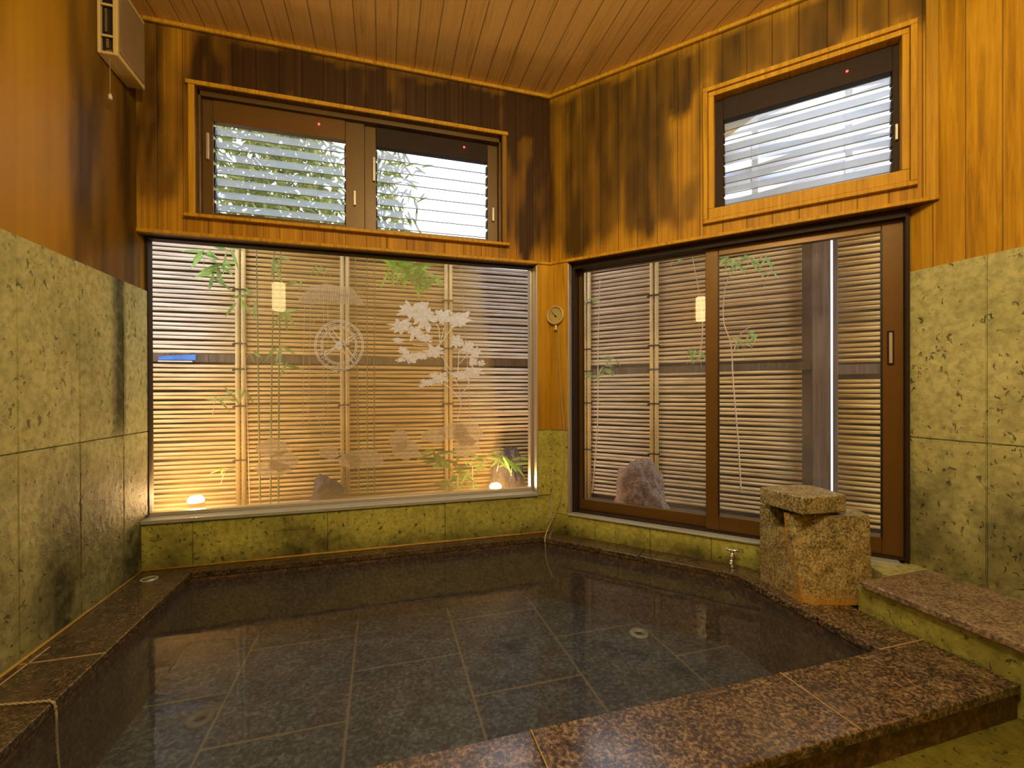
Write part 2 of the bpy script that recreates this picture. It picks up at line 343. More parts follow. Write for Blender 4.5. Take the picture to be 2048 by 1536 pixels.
sub('stone_cladding', densify(tiles(MB(), [-W, -1.983, -1.3335, -.678, 0], [-.06, .236], .0, .14), 6), M['stone_low'], wn, stain=stlow)
sub('stone_pillar', tiles(MB(), [-.088, 0], [.236, .655], -.001, .14), M['stone_low'], wn)
sub('caulk_line', MB().tube([(-W+.014, -.005, .004), (-.012, -.005, .004)], .006, 6), M['caulk'], wn)
sub('metal_corner_strip', MB().box(-.096, -.088, -.006, .1, .25, HB-.02), M['alu'], wn, bev=.002, label='pale metal edge strip of the wooden pillar')
# window_1: the big fixed pane with etched picture
w1 = empty('window_1', (-1.15, .1, .25), kind='structure')
iw = Matrix.Translation((1.15, -.1, -.25))
def wsub(name, mb, mat, **k):
    o = mb.build(name, mat, w1, **k); o.matrix_parent_inverse = iw; return o
wsub('sill', MB().box(-2.205, -.088, -.012, .09, .236, .256), M['sill'], bev=.003)
wsub('bottom_frame', MB().box(-2.205, -.095, .075, .115, .256, .275), M['alu'], bev=.002)
wsub('top_frame', MB().box(-2.205, -.088, .06, .12, 1.700, 1.712).box(-2.205, -.088, .03, .125, 1.709, HB-.012), M['bronzed'], bev=.002)
wsub('side_frame', MB().box(-.112, -.096, .07, .12, .27, 1.70), M['alu'], bev=.002)
wsub('side_frame', MB().box(-2.212, -2.200, .07, .12, .27, 1.70), M['bronzed'], bev=.002)
wsub('glass_pane', MB().quad((-2.2, .1, .27), (-.11, .1, .27), (-.11, .1, 1.70), (-2.2, .1, 1.70)), M['glassA'], fix=False)
GY = .096
def P(px, py): q = onA(px, py, GY); return (q.x, GY, q.z)
def ribbon(mb, pts, w, closed=False, y=None):
    q = [Vector(P(*p)) for p in pts]
    if closed: q.append(q[0])
    for a, b in zip(q, q[1:]):
        d = (b-a); 
        if d.length < 1e-5: continue
        n = Vector((-d.z, 0, d.x)).normalized()*w/2; mb.quad(a+n, b+n, b-n, a-n)
    return mb
def arc(cx, cy, rx, ry, n=40, a0=0, a1=2*PI): return [(cx+rx*math.cos(a0+(a1-a0)*i/n), cy+ry*math.sin(a0+(a1-a0)*i/n)) for i in range(n+(0 if a1-a0 >= 2*PI-.01 else 1))]
def blob(mb, cx, cy, rx, ry, seed, n=44, jag=.28, fr=3.2):
    pts = []; P = lambda px, py: (lambda q: (q.x, GY-.0006-.00025*seed, q.z))(onA(px, py, GY))
    for i in range(n):
        t = 2*PI*i/n; r = 1+jag*noise.fractal(Vector((math.cos(t)*fr, math.sin(t)*fr, seed*3.7)), .6, 2., 4)*1.6
        pts.append(P(cx+rx*r*math.cos(t), cy+ry*r*math.sin(t)))
    c = mb.b.verts.new(P(cx, cy)); v = [mb.b.verts.new(p) for p in pts]
    for i in range(n): mb.b.faces.new((c, v[i], v[(i+1) % n]))
# water wheel under a thatched roof
m = MB()
m.poly([P(*p) for p in [(622, 572), (650, 567), (700, 575), (708, 580), (729, 609), (716, 611)]+[(x, 606+3*math.sin(x*1.7)) for x in range(706, 605, -7)]+[(596, 601)]])
for i in range(26):
    x = 606+i*4.6; ribbon(m, [(x+4, 580), (x, 606+random.uniform(0, 5))], .0022)
wsub('etched_roof', m, M['etch'], label='etched thatched roof')
m = MB()
for rx, ry in ((49, 50), (46, 47), (36, 38), (33, 35)): ribbon(m, arc(678, 691, rx, ry, 56), .0038, True)
for a, b in (((650, 657), (706, 726)), ((658, 652), (712, 719)), ((643, 716), (709, 668)), ((640, 708), (712, 676))): ribbon(m, [a, b], .0055)
blob(m, 678, 691, 8, 8, 1, 20, .1)
for i in range(24):
    t = 2*PI*i/24; ribbon(m, [(678+34*math.cos(t), 691+36*math.sin(t)), (678+47*math.cos(t+.07), 691+48*math.sin(t+.07))], .0016)
wsub('etched_wheel', m, M['etchw'], label='etched water wheel with four spokes')
m = MB()
for x in (609, 621, 647, 656, 684, 691): ribbon(m, [(x, 610), (x-4 if x < 640 else x, 850)], .0035)
ribbon(m, arc(665, 660, 42, 34, 20, PI*1.12, PI*1.72), .003); ribbon(m, [(604, 788), (695, 788)], .0025)
ribbon(m, [(606, 850), (636, 832), (645, 868), (690, 862)], .003)
wsub('etched_posts', m, M['etch'])
m = MB()
for p in [((1030-115, 842), (922, 810), (918, 775), (906, 752), (890, 738)), ((918, 790), (936, 775), (942, 740)), ((920, 800), (905, 780), (890, 768), (870, 765)),
          ((884, 712), (905, 748)), ((880, 690), (878, 655), (872, 648)), ((881, 688), (903, 656), (916, 645)), ((880, 690), (888, 655)), ((916, 742), (918, 700)), ((918, 728), (938, 706)), ((826, 690), (858, 692))]:
    ribbon(m, p, .0045)
wsub('etched_branches', m, M['etchw'])
m = MB()
for i, (x, y, rx, ry) in enumerate([(822, 622, 24, 15), (846, 632, 20, 26), (800, 652, 20, 13), (830, 662, 14, 14), (884, 636, 20, 14), (918, 639, 22, 15), (849, 676, 14, 9), (797, 681, 10, 5), (913, 683, 13, 13), (935, 696, 12, 11), (866, 703, 22, 12), (842, 712, 12, 8), (818, 714, 16, 11), (806, 700, 10, 6), (951, 706, 12, 9), (945, 724, 9, 9), (962, 727, 8, 7), (945, 745, 20, 10), (925, 750, 20, 8), (880, 756, 20, 10), (854, 766, 16, 7), (800, 720, 9, 4)]):
    blob(m, x, y, rx, ry, i+2, 40, .42, 3.)
wsub('etched_foliage', m, M['etchw'], label='etched maple foliage')
m = MB()
for i, (x, y, rx, ry) in enumerate([(545, 895, 30, 20), (568, 922, 28, 20), (545, 938, 34, 16), (728, 916, 44, 17), (700, 922, 24, 14), (797, 880, 20, 20), (815, 900, 26, 20), (868, 872, 24, 14), (905, 862, 32, 16), (935, 868, 30, 22), (930, 892, 26, 20), (660, 905, 20, 12)]):
    blob(m, x, y, rx, ry, i+40, 50, .16, 1.6)
wsub('etched_rocks', m, M['etch'], label='etched garden rocks')
# ---- louvre windows
def louvre(parent, fr, s0, s1, z0, z1, o, n, mat_clip):
    h = (z1-z0)/n
    for i in range(n):
        zc = z1-h*(i+.5); a = math.radians(38)
        L_, t = h*.46, .0025
        dz, do = L_*math.sin(a), L_*math.cos(a)*.9
        # top edge leans inward, bottom edge outward
        mb = MB(); b = mb.b
        p = [(s0, o-do/2, zc+dz), (s1, o-do/2, zc+dz), (s1, o+do/2, zc-dz*.6), (s0, o+do/2, zc-dz*.6)]
        v0 = [b.verts.new(q) for q in p]; v1 = [b.verts.new((q[0], q[1]+.004, q[2]+.002)) for q in p]
        b.faces.new(v0[::-1]); b.faces.new(v1)
        for j in range(4): b.faces.new((v0[j], v0[(j+1) % 4], v1[(j+1) % 4], v1[j]))
        bl_ = mb.build('glass_louvre', M['louver'], parent)
        MB().box(s0, s1, o+do/2, o+do/2+.006, zc-dz*.6-.0022, zc-dz*.6+.0012).build('ground_edge', M['edge'], bl_)
    mb = MB()
    for i in range(n):
        zc = z1-h*(i+.5)
        for s in (s0+.002, s1-.002):
            mb.prism([(s-.004, o-.022), (s+.004, o-.022), (s+.004, o+.015), (s-.004, o+.015)], zc-h*.38, zc+h*.30, [(s-.003, o-.012), (s+.003, o-.012), (s+.003, o+.018), (s-.003, o+.018)])
    mb.build('louvre_clips', M['black'], parent)
w2 = empty('window_2', kind='structure')
sub('window_trim', MB().box(-2.0, -.28, -.016, .0, 2.49, 2.512).box(-2.005, -.275, -.03, .14, 1.803, 1.821), M['trim'], w2, bev=.003)
sub('side_trim', MB().box(-1.99, -1.96, -.012, .0, 1.821, 2.49), M['trim'], w2, bev=.003); sub('side_trim', MB().box(-.315, -.288, -.012, .0, 1.821, 2.49), M['trim'], w2, bev=.003, stain=lambda c: .6)
sub('outer_frame', MB().box(-1.96, -1.948, .03, .12, 1.821, 2.49).box(-.327, -.315, .03, .12, 1.821, 2.49).box(-1.96, -.315, .03, .12, 2.463, 2.49).box(-1.96, -.315, .03, .12, 1.821, 1.836), M['bronze2'], w2, bev=.002)
for (a, b, g0, g1, o, hx) in ((-1.948, -1.13, -1.898, -1.235, .075, -1.184), (-1.13, -.327, -1.066, -.391, .09, -.357)):
    s_ = sub('window_sash', MB().box(a, g0, o-.015, o+.015, 1.836, 2.463).box(g1, b, o-.015, o+.015, 1.836, 2.463).box(g0, g1, o-.015, o+.015, 1.836, 1.866), M['bronze2'], w2, bev=.002)
    sub('head_rail', MB().box(g0, g1, o-.022, o+.02, 2.348, 2.463), M['bronze'] if a < -1.5 else M['bronzed'], w2, bev=.003)
    louvre(w2, None, g0, g1, 1.866, 2.345, o+.012, 7, None)
    sub('latch', MB().box(hx-.007, hx+.007, o-.028, o-.015, 1.98, 2.065), M['alu'], w2, bev=.002)
    ri = onA(638, 249, o-.02) if a < -1.5 else onA(928, 295, o-.02)
    sub('indicator_lamp', MB().lathe([(.0045, 0), (.0055, .003), (.003, .006)], (ri.x, o-.022, ri.z), 'Y', 12), M['red'], w2, label='small red glowing point')
sub('handle_plate', MB().box(-1.084, -1.070, .06, .075, 2.14, 2.28), M['alu'], w2, bev=.002); sub('handle_plate', MB().box(-1.928, -1.914, .045, .06, 2.14, 2.28), M['alu'], w2, bev=.002)
sub('insect_screen', grid(MB(), [-1.235+.0, -1.233], [1.866, 2.345], [], lambda u, v: (u, .1, v)), M['black'], w2)
# ------------------------------------------------------------------ wall B (door wall)
SB = 1.842
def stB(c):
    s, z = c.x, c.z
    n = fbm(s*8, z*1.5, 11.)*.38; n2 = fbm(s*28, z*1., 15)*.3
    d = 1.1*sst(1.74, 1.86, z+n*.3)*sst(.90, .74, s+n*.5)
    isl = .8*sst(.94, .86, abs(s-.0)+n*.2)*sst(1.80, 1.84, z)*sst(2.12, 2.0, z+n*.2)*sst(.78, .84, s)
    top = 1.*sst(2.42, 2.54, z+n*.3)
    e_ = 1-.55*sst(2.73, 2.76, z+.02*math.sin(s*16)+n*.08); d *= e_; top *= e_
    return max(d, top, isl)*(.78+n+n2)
hB = (.955, 1.735, 1.82, 2.465)
m = MB(); grid(m, steps(0, SB, .025, hB[:2]), steps(HB, HC, .03, hB[2:]), [hB], fy)
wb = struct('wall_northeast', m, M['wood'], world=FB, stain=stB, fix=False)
m = MB()
for (a, b, c, d) in [(hB[0], hB[1], hB[2]-.02, hB[2]), (hB[0], hB[1], hB[3], hB[3]+.02), (hB[0]-.02, hB[0], hB[2]-.02, hB[3]+.02), (hB[1], hB[1]+.02, hB[2]-.02, hB[3]+.02)]:
    m.box(a, b, .002, .12, c, d)
sub('reveal_lining', m, M['trim'], wb)
sub('soffit', MB().box(0, 1.86, .002, .14, HB-.012, HB+.03).box(-.1, 1.9, .14, .16, HB, HB+.08), M['trimdark'], wb)
sub('beam_edge', MB().box(0, SB, -.012, .004, HB-.012, HB+.006), M['trim'], wb, bev=.003)
sub('wood_pillar', MB().box(.001, .122, .001, .14, .655, HB-.012).box(0, .124, -.004, .001, .655, HB-.012), M['trim'], wb, bev=.002, stain=lambda c: .3*sst(.75, .66, c.z))
sub('corner_post', MB().box(1.80, SB, -.01, .002, HB, HC-.01), M['trim'], wb, bev=.004, stain=lambda c: .5*sst(2.5, 2.7, c.z))
sub('stone_cladding', densify(tiles(MB(), [0, .2994, .6287, .95, 1.35, 1.74], [-.06, .122], .0, .14), 5), M['stone_low'], wb, stain=lambda c: .1+.5*sst(.1, .0, c.z)+.4*fbm(c.x*4, c.z*4))
sub('stone_pillar', tiles(MB(), [0, .124], [.122, .655], -.001, .14), M['stone_low'], wb)
sub('metal_corner_strip', MB().box(.124, .132, -.006, .1, .13, HB-.02), M['alu'], wb, bev=.002)
# door_1
d1 = empty('door_1', mat=FB, kind='structure')
sub('door_sill', MB().box(.124, 1.72, -.01, .17, .122, .134), M['sill'], d1, bev=.003)
sub('door_frame', MB().box(.132, .150, .04, .16, .134, 1.709).box(1.742, 1.757, .04, .16, .134, 1.709).box(.132, 1.757, .04, .16, 1.672, 1.709).box(.132, 1.757, .05, .16, .134, .142), M['bronzed'], d1, bev=.002)
def panel(name, s0, s1, g0, g1, zb, zt, gb, gt, o, th, fm):
    p_ = sub(name, MB().box(s0, g0, o-th, o+th, zb, zt).box(g1, s1, o-th, o+th, zb, zt).box(g0, g1, o-th, o+th, zb, gb).box(g0, g1, o-th, o+th, gt, zt), fm, d1, bev=.003)
    g = MB().quad((g0, o, gb), (g1, o, gb), (g1, o, gt), (g0, o, gt)).build('glass_pane', M['glassB'], p_, fix=False)
    sub('glazing_bead', MB().box(g0-.004, g0+.003, o-th-.002, o, gb, gt).box(g1-.003, g1+.004, o-th-.002, o, gb, gt), M['black'], p_)
    return p_
panel('sliding_panel', .150, .965, .180, .925, .142, 1.676, .207, 1.668, .125, .012, M['bronze'])
pr = panel('sliding_panel', .912, 1.742, .978, 1.664, .142, 1.690, .222, 1.632, .09, .014, M['bronze'])
sub('handle', MB().box(1.684, 1.690, .068, .078, 1.02, 1.17).box(1.702, 1.708, .068, .078, 1.02, 1.17).box(1.684, 1.708, .068, .078, 1.165, 1.172).box(1.684, 1.708, .068, .078, 1.018, 1.025), M['bronzed'], pr, bev=.002)
sub('handle_recess', MB().box(1.690, 1.702, .072, .0765, 1.025, 1.165), M['alu'], pr)
# window_3 louvre over the door
w3 = empty('window_3', mat=FB, kind='structure')
m = MB()
for (a, b, c, d) in [(.915, 1.772, 2.478, 2.50), (.915, 1.772, 1.785, 1.806), (.915, .938, 1.806, 2.478), (1.749, 1.772, 1.806, 2.478)]: m.box(a, b, -.022, 0, c, d)
sub('outer_trim', m, M['trim'], w3, bev=.003)
m = MB()
for (a, b, c, d) in [(.94, 1.747, 2.452, 2.476), (.94, 1.747, 1.808, 1.862), (.94, .968, 1.862, 2.452), (1.722, 1.747, 1.862, 2.452)]: m.box(a, b, -.012, .05, c, d)
sub('inner_trim', m, M['trim'], w3, bev=.003)
sub('dark_frame', MB().box(.968, 1.007, .045, .085, 1.862, 2.452).box(1.699, 1.722, .045, .085, 1.862, 2.452).box(1.007, 1.699, .045, .085, 1.862, 1.880), M['bronzed'], w3, bev=.002)
sub('head_rail', MB().box(1.007, 1.699, .04, .09, 2.336, 2.452), M['bronzed'], w3, bev=.003)
louvre(w3, None, 1.007, 1.699, 1.880, 2.334, .065, 8, None)
ri = onB(1694, 143, .04)
sub('indicator_lamp', MB().lathe([(.004, 0), (.005, .003), (.003, .005)], (ri.x, .04, ri.z), 'Y', 12), M['red'], w3, label='small red glowing point')
sub('latch', MB().box(1.706, 1.716, .03, .045, 2.02, 2.09), M['alu'], w3, bev=.002)
# ------------------------------------------------------------------ wall L (left) and R (right), back, ceiling, floor
def stL(c):
    y, z = c.y, c.z
    n = fbm(y*8, z*1.2, 21.)*.4; n2 = fbm(y*26, z*.9, 25)*.35
    d = .95*sst(-.75, -.30, y+n*.35)
    band = .45*sst(-1.15, -1.0, y+n*.1)*sst(-.6, -.8, y)*sst(1.7, 2.2, z+n)
    top = .5*sst(2.1, 2.7, z+n*.3)
    return max(d, band, top, .22)*(.75+n+n2)
def fx(x): return lambda u, v: (x, u, v)
wl = struct('wall_west', grid(MB(), steps(BK, .14, .03), steps(ZS-.02, HC, .04), [], fx(-W)), M['wood'], stain=stL, fix=False)
def stLs(c):
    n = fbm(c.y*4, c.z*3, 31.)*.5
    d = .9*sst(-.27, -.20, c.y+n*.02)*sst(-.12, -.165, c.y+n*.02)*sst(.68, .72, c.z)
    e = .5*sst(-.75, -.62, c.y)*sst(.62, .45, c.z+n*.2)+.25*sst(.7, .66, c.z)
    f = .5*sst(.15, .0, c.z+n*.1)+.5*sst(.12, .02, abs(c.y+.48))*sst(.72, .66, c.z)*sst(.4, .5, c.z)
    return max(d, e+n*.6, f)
Ls = [BK, -4.24, -3.925, -3.61, -3.295, -2.98, -2.665, -2.35, -2.035, -1.725, -1.41, -1.10, -.785, -.467, -.155, .12]
cl = MB()
for a, b in zip(Ls, Ls[1:]):
    for c, d in ((-.12, ZJ), (ZJ, ZS)): cl.box(-W-.03, -W+.012, a+.0012, b-.0012, c+.0012, d-.0012, .003)
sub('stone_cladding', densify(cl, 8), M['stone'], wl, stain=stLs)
sub('caulk_line', MB().tube([(-W+.016, -1.9, .003), (-W+.016, -.012, .003)], .006, 6), M['caulk'], wl)
def stR(c):
    n = fbm(c.y*8, c.z*1.2, 41.)*.4
    return .75*sst(2.35, 2.75, c.z+n*.5)*(.7+n)*sst(-2.2, -1.5, c.y)+.35*max(0, n)
wr = struct('wall_east', grid(MB(), steps(BK, -1.19, .03), steps(ZS-.02, HC, .04), [], fx(XR)), M['wood'], stain=stR, fix=True)
def stRs(c):
    n = fbm(c.y*4, c.z*3, 51.)*.5
    return max(.6*sst(.62, .5, c.z+n*.3)*sst(-.0, .3, n+.2), .2*sst(.4, .2, c.z), .3*sst(.1, .35, n))
Rs = [BK, -4.36, -4.04, -3.725, -3.41, -3.095, -2.78, -2.465, -2.15, -1.8395, -1.5247, -1.2067]
cl = MB()
for a, b in zip(Rs, Rs[1:]):
    for c, d in ((-.12, ZJ-.01), (ZJ-.01, ZS)): cl.box(XR-.008, XR+.03, a+.0012, b-.0012, c+.0012, d-.0012, .003)
sub('stone_cladding', densify(cl, 8), M['stone'], wr, stain=stRs)
struct('wall_south', MB().box(-W, XR, BK-.05, BK, FLZ, HC), M['wood'])
ce = struct('ceiling', MB().box(-W-.2, XR+.2, BK, .4, HC, HC+.04), M['ceil'])
struct('floor', MB().box(-W, XR, BK, -1.79, FLZ-.06, FLZ), M['floor'], stain=lambda c: .3)
struct('sky_block_slab', MB().box(-W-.1, XR+.1, BK, .16, -.62, -.55), M['backing'])  # added unseen slab, keeps sky light from leaking in from below
struct('trim_1', MB().box(-W, 0, -.022, 0, HC-.022, HC), M['trim'], bev=.006)
struct('trim_2', MB().box(0, SB, -.022, 0, HC-.022, HC), M['trim'], world=FB, bev=.006)
struct('trim_3', MB().box(-W, -W+.022, BK, -.022, HC-.022, HC), M['trim'], bev=.006)
struct('trim_4', MB().box(XR-.022, XR, BK, -1.39, HC-.022, HC), M['trim'], bev=.006)
# ------------------------------------------------------------------ bath tub
ZW = -.045; ZT = -.36
XI, XO, YF, YF2, XL = .62, .838, -1.55, -1.805, -1.96
bi = .135                                                    # rim width on the door side
def Bpt(s, o): q = tB*s+nB*o; return (q.x, q.y)
yA = -.085
c1s = (bi - 0)                                              # corner where A rim line meets B rim line
t_ = (yA - (-nB.y*bi))/tB.y
cornerI = (-nB.x*bi+tB.x*t_, yA)
t2 = (XI+nB.x*bi)/tB.x; cornerR = (XI, -nB.y*bi+tB.y*t2)
inner = [(XL, YF), (XI, YF), cornerR, cornerI, (XL, yA)]
bt = tag(empty('bathtub', (-.7, -.8, 0)), 'sunken granite bathtub filled with dark hot spring water', 'bathtub')
ib = Matrix.Translation((.7, .8, 0))
def bsub(name, mb, mat, parent=None, **k):
    o = mb.build(name, mat, parent or bt, **k)
    if parent is None: o.matrix_parent_inverse = ib
    return o
CT = .03; m = MB(); n_ = len(inner)
for i in range(n_):
    a, b = [(-.7+(q[0]+.7)*1.004, -.8+(q[1]+.8)*1.008) for q in (inner[i], inner[(i+1) % n_])]; m.quad((*a, ZT-.01), (*b, ZT-.01), (*b, -CT+.012), (*a, -CT+.012))
bsub('basin_wall', m, M['granite_in'])
bsub('basin_floor', MB().poly([(-.7+(p[0]+.7)*1.01, -.8+(p[1]+.8)*1.01, ZT) for p in inner]), M['granite_fl'])
CT = .03
e = .006
for a, b in ((-W, -1.52), (-1.52, -.66), (-.66, .18), (.18, XO)):
    bsub('coping_slab', MB().box(a+.0015, b-.0015, YF2, YF, -CT, 0, 0), M['granite'], bev=.004)
for a, b in ((YF, -1.06), (-1.06, -.80), (-.80, -.0)):
    bsub('coping_slab', MB().box(-W+.012, XL, a+.0015, b-.0015, -CT, 0), M['granite_l'], bev=.004)
bsub('coping_slab', MB().prism([(XL+.0015, 0), (XL+.0015, yA), cornerI, (0, 0)], -CT, 0), M['granite_l'], bev=.003)
bsub('coping_slab', MB().prism([cornerI, Bpt(.6, -bi), Bpt(.6, 0), (0, 0)], -CT, 0), M['granite_l'], bev=.003)
rk = Bpt(1.12, 0)
bsub('coping_slab', MB().prism([Bpt(.603, -bi), cornerR, (XI, -1.0), (rk[0], -1.0), rk, Bpt(.603, 0)], -CT, 0), M['granite_l'], bev=.003)
bsub('coping_slab', MB().box(XI, XO, YF+.003, -1.003, -CT, 0), M['granite'], bev=.003)
for bx in ((XI, XO, YF-.001, YF+.004), (.178, .182, YF2+.002, YF), (-.662, -.658, YF2+.002, YF), (-W+.012, XL, -.803, -.797), (-W+.04, -W+.047, -1.1, -.70)): bsub('grout_line', MB().box(*bx, -.004, .0008), M['grout'])
bsub('front_riser', MB().box(-W, .847, YF2+.014, YF2+.03, FLZ, -CT), M['granite_in'])
for px, py in ((1278, 1268), (400, 1440)):
    q = survey(px, py, Vector((0, 0, 1)), ZT)
    bsub('water_jet', MB().lathe([(.0, 0), (.022, 0), (.024, .010), (.047, .010), (.052, 0)], (q.x, q.y, ZT), 'Z', 32), M['sill'] if px > 900 else M['ring'])
# water
wtr = [(-.7+(x+.7)*1.0035, -.8+(y+.8)*1.006) for x, y in inner]
m = MB(); m.poly([(*p, ZW) for p in wtr])
wo = m.build('bath_water', M['water'], fix=False, label='clear dark hot water reflecting the window, filling the granite bathtub', cat='water')
# bench along right wall
bn = tag(empty('stone_bench', (1.04, -2.4, FLZ)), 'low stone bench with brown granite top along the right stone wall', 'bench'); ibn = Matrix.Translation((-1.04, 2.4, -FLZ))
def nsub(name, mb, mat, **k):
    o = mb.build(name, mat, bn, **k); o.matrix_parent_inverse = ibn; return o
for a, b in ((-3.9, -3.0), (-3.0, -2.12), (-2.12, -1.335)): nsub('granite_top', MB().box(.824, XR-.01, a+.0015, b-.0015, .100, .127), M['granite_b'], bev=.005)
nsub('riser', tiles(MB(), [.846, XR-.01], [FLZ, .100], -3.9, -1.31), M['stone_low'], stain=lambda c: .35)
q1 = Bpt(1.752, .04)
nsub('plinth', MB().prism([(XI+.03, YF2+.035), (.85, YF2+.035), (.85, -3.9), (XR-.01, -3.9), (XR-.01, -1.24), Bpt(1.74, .05), Bpt(.95, .05), (XI+.03, -.95)], FLZ, -CT-.001), M['stone_low'])
nsub('ledge', MB().prism([Bpt(1.40, .0), (1.05, -1.170), (.99, -1.31), (.99, -1.333), (XR-.01, -1.333), (XR-.01, -1.24), Bpt(1.74, .04), Bpt(1.40, .04)], .0, .125), M['stone'], stain=lambda c: .2)
# ------------------------------------------------------------------ water spout block
sp = tag(empty('water_spout', (.83, -1.1, 0)), 'speckled granite water spout block with square cap slab at the tub corner', 'fountain'); isp = Matrix.Translation((-.83, 1.1, 0))
m = MB()
lo_ = [(.688, -.972), (.672, -1.205), (.70, -1.235), (.845, -1.285), (.95, -1.300), (1.04, -1.165), (.90, -.995)]
md_ = [(.688, -.972), (.678, -1.15), (.70, -1.165), (.84, -1.225), (.985, -1.262), (1.045, -1.165), (.90, -.995)]
m.prism(lo_, 0.0, .285, md_)
m.prism([(.688, -.972), (.682, -1.030), (.80, -1.045), (.93, -1.05), (.90, -.995)], .285, .352)
m.prism([(.678, -1.118), (.684, -1.14), (.70, -1.158), (.84, -1.222), (.985, -1.262), (1.04, -1.165), (.98, -1.11), (.80, -1.1)], .285, .358, [(.676, -1.112), (.682, -1.135), (.70, -1.150), (.83, -1.215), (.985, -1.258), (1.04, -1.165), (.98, -1.11), (.80, -1.095)])
bmesh.ops.subdivide_edges(m.b, edges=m.b.edges[:], cuts=9, use_grid_fill=True)
bmesh.ops.triangulate(m.b, faces=m.b.faces)
for v in m.b.verts:
    if v.co.z > .004:
        d = noise.noise_vector(v.co*22)*.003; v.co += Vector((d.x, d.y, 0))
def stS(c):
    yl = -1.115-.08*sst(.30, .02, c.z)
    a = .9*sst(.016, .0, abs(c.y-yl)) if c.x < .70 else 0
    b = .85*sst(.045, .0, c.z) if c.y < -1.15 else 0
    g = 0
    return max(a, b, g)+.12*sst(.3, .1, c.z)
def ssub(name, mb, mat, **k):
    o = mb.build(name, mat, sp, **k); o.matrix_parent_inverse = isp; return o
ssub('block', m, M['granite_sp'], stain=stS, bev=0)
m = MB().prism([(.668, -.990), (.672, -1.212), (.895, -1.228), (.945, -1.035), (.86, -.992)], .372, .447)
ssub('cap_slab', m, M['granite_sp'], bev=.006)
ssub('channel_lining', MB().box(.690, .92, -1.108, -1.050, .2855, .290), M['bronze'], bev=.002)
ssub('packing_stone', MB().box(.70, .80, -1.02, -.99, .3525, .3715), M['granite_sp']); ssub('packing_stone', MB().box(.76, .9, -1.19, -1.13, .3585, .3715), M['granite_sp'])
# ------------------------------------------------------------------ tap
q = onB(1465, 1140, -.05)
tp = tag(empty('tap', (1.0555, -.05, 0), mat=FB), 'small chrome tap standing before the door sill left of the spout block', 'tap')
def zt(v): return v
sub('tap_body', MB().lathe([(.011, 0), (.012, .006), (.008, .010), (.008, .035), (.012, .040), (.013, .062), (.007, .068), (.006, .082)], (0, 0, 0)), M['chrome'], tp)
sub('tap_spout', MB().tube([(0, 0, .045), (-.004, -.022, .046), (-.006, -.040, .036), (-.006, -.044, .022)], .006), M['chrome'], tp)
sub('tap_handle', MB().tube([(-.030, -.004, .092), (-.012, -.001, .088), (0, 0, .086), (.012, .001, .088), (.030, .004, .087)], .0055).lathe([(.009, .080), (.010, .086), (.006, .094)], (0, 0, 0)), M['chrome'], tp)
# ------------------------------------------------------------------ thermometer
th = tag(empty('bath_thermometer', (.0455, -.005, 1.383), mat=FB), 'round dial thermometer on the wooden pillar between window and door', 'thermometer')
sub('dial_case', MB().lathe([(.054, 0), (.059, .004), (.059, .018), (.054, .024), (.051, .020), (.0505, .014)], (0, 0, 0), 'Y', 48), M['plastic'], th)
sub('dial_face', MB().lathe([(.050, .0142), (.050, .0150)], (0, 0, 0), 'Y', 40, False), M['dial'], th)
m = MB()
for i in range(31):
    t = math.radians(225-i*9); r0 = .046; r1 = .040 if i % 5 else .036
    d = Vector((math.cos(t), 0, math.sin(t))); pn = Vector((-d.z, 0, d.x))*.0006
    m.quad(d*r0+pn+Vector((0, -.0153, 0)), d*r0-pn+Vector((0, -.0153, 0)), d*r1-pn+Vector((0, -.0153, 0)), d*r1+pn+Vector((0, -.0153, 0)))
sub('scale_marks', m, M['black'], th, fix=False)
m = MB(); a = Vector((.005, -.017, -.010)); b = Vector((-.026, -.017, .026)); pn = Vector((.002, 0, .002))
m.quad(a+pn, a-pn, b-pn*.3, b+pn*.3); m.lathe([(.006, .0155), (.006, .018)], (.004, 0, -.008), 'Y', 16)
sub('needle', m, M['black'], th)
sub('stem', MB().lathe([(.006, -.062), (.007, -.075), (.011, -.09), (.010, -.094)], (.002, -.010, 0)), M['white'], th)
sub('hanging_loop', MB().tube([(.006*math.cos(t), -.006, .062+.006*math.sin(t)) for t in [2*PI*i/12 for i in range(13)]], .0015, 6), M['alu'], th)
# cable down to the water
pl = [FB @ onB(1117, 663, -.015), FB @ onB(1118, 720, -.012), FB @ onB(1122, 790, -.012), FB @ onB(1128, 860, -.012), FB @ onB(1129, 920, -.012), FB @ onB(1124, 975, -.012), FB @ onB(1116, 1015, -.02)]
q = survey(1098, 1052, nB, -.075); pl.append(q); q = survey(1090, 1076, Vector((0, 0, 1)), .006); pl.append(q)
e0 = pl[-1]; pl += [Vector((e0.x-.006, e0.y-.022, -.03)), Vector((e0.x-.002, e0.y-.028, -.12)), Vector((e0.x+.03, e0.y-.05, -.22))]
def smooth(p, k=5):
    o = []
    for i in range(len(p)-1):
        a, b, c, d = p[max(i-1, 0)], p[i], p[i+1], p[min(i+2, len(p)-1)]
        for j in range(k):
            t = j/k; o.append(.5*((2*b)+(c-a)*t+(2*a-5*b+4*c-d)*t*t+(3*b-3*c+d-a)*t**3))
    return o+[p[-1]]
thi = th.matrix_world.inverted()
ca = MB().tube([thi @ p for p in smooth(pl)], .0032, 8).build('probe_cable', M['cord'], th, label='thin pale cable running down into the water')
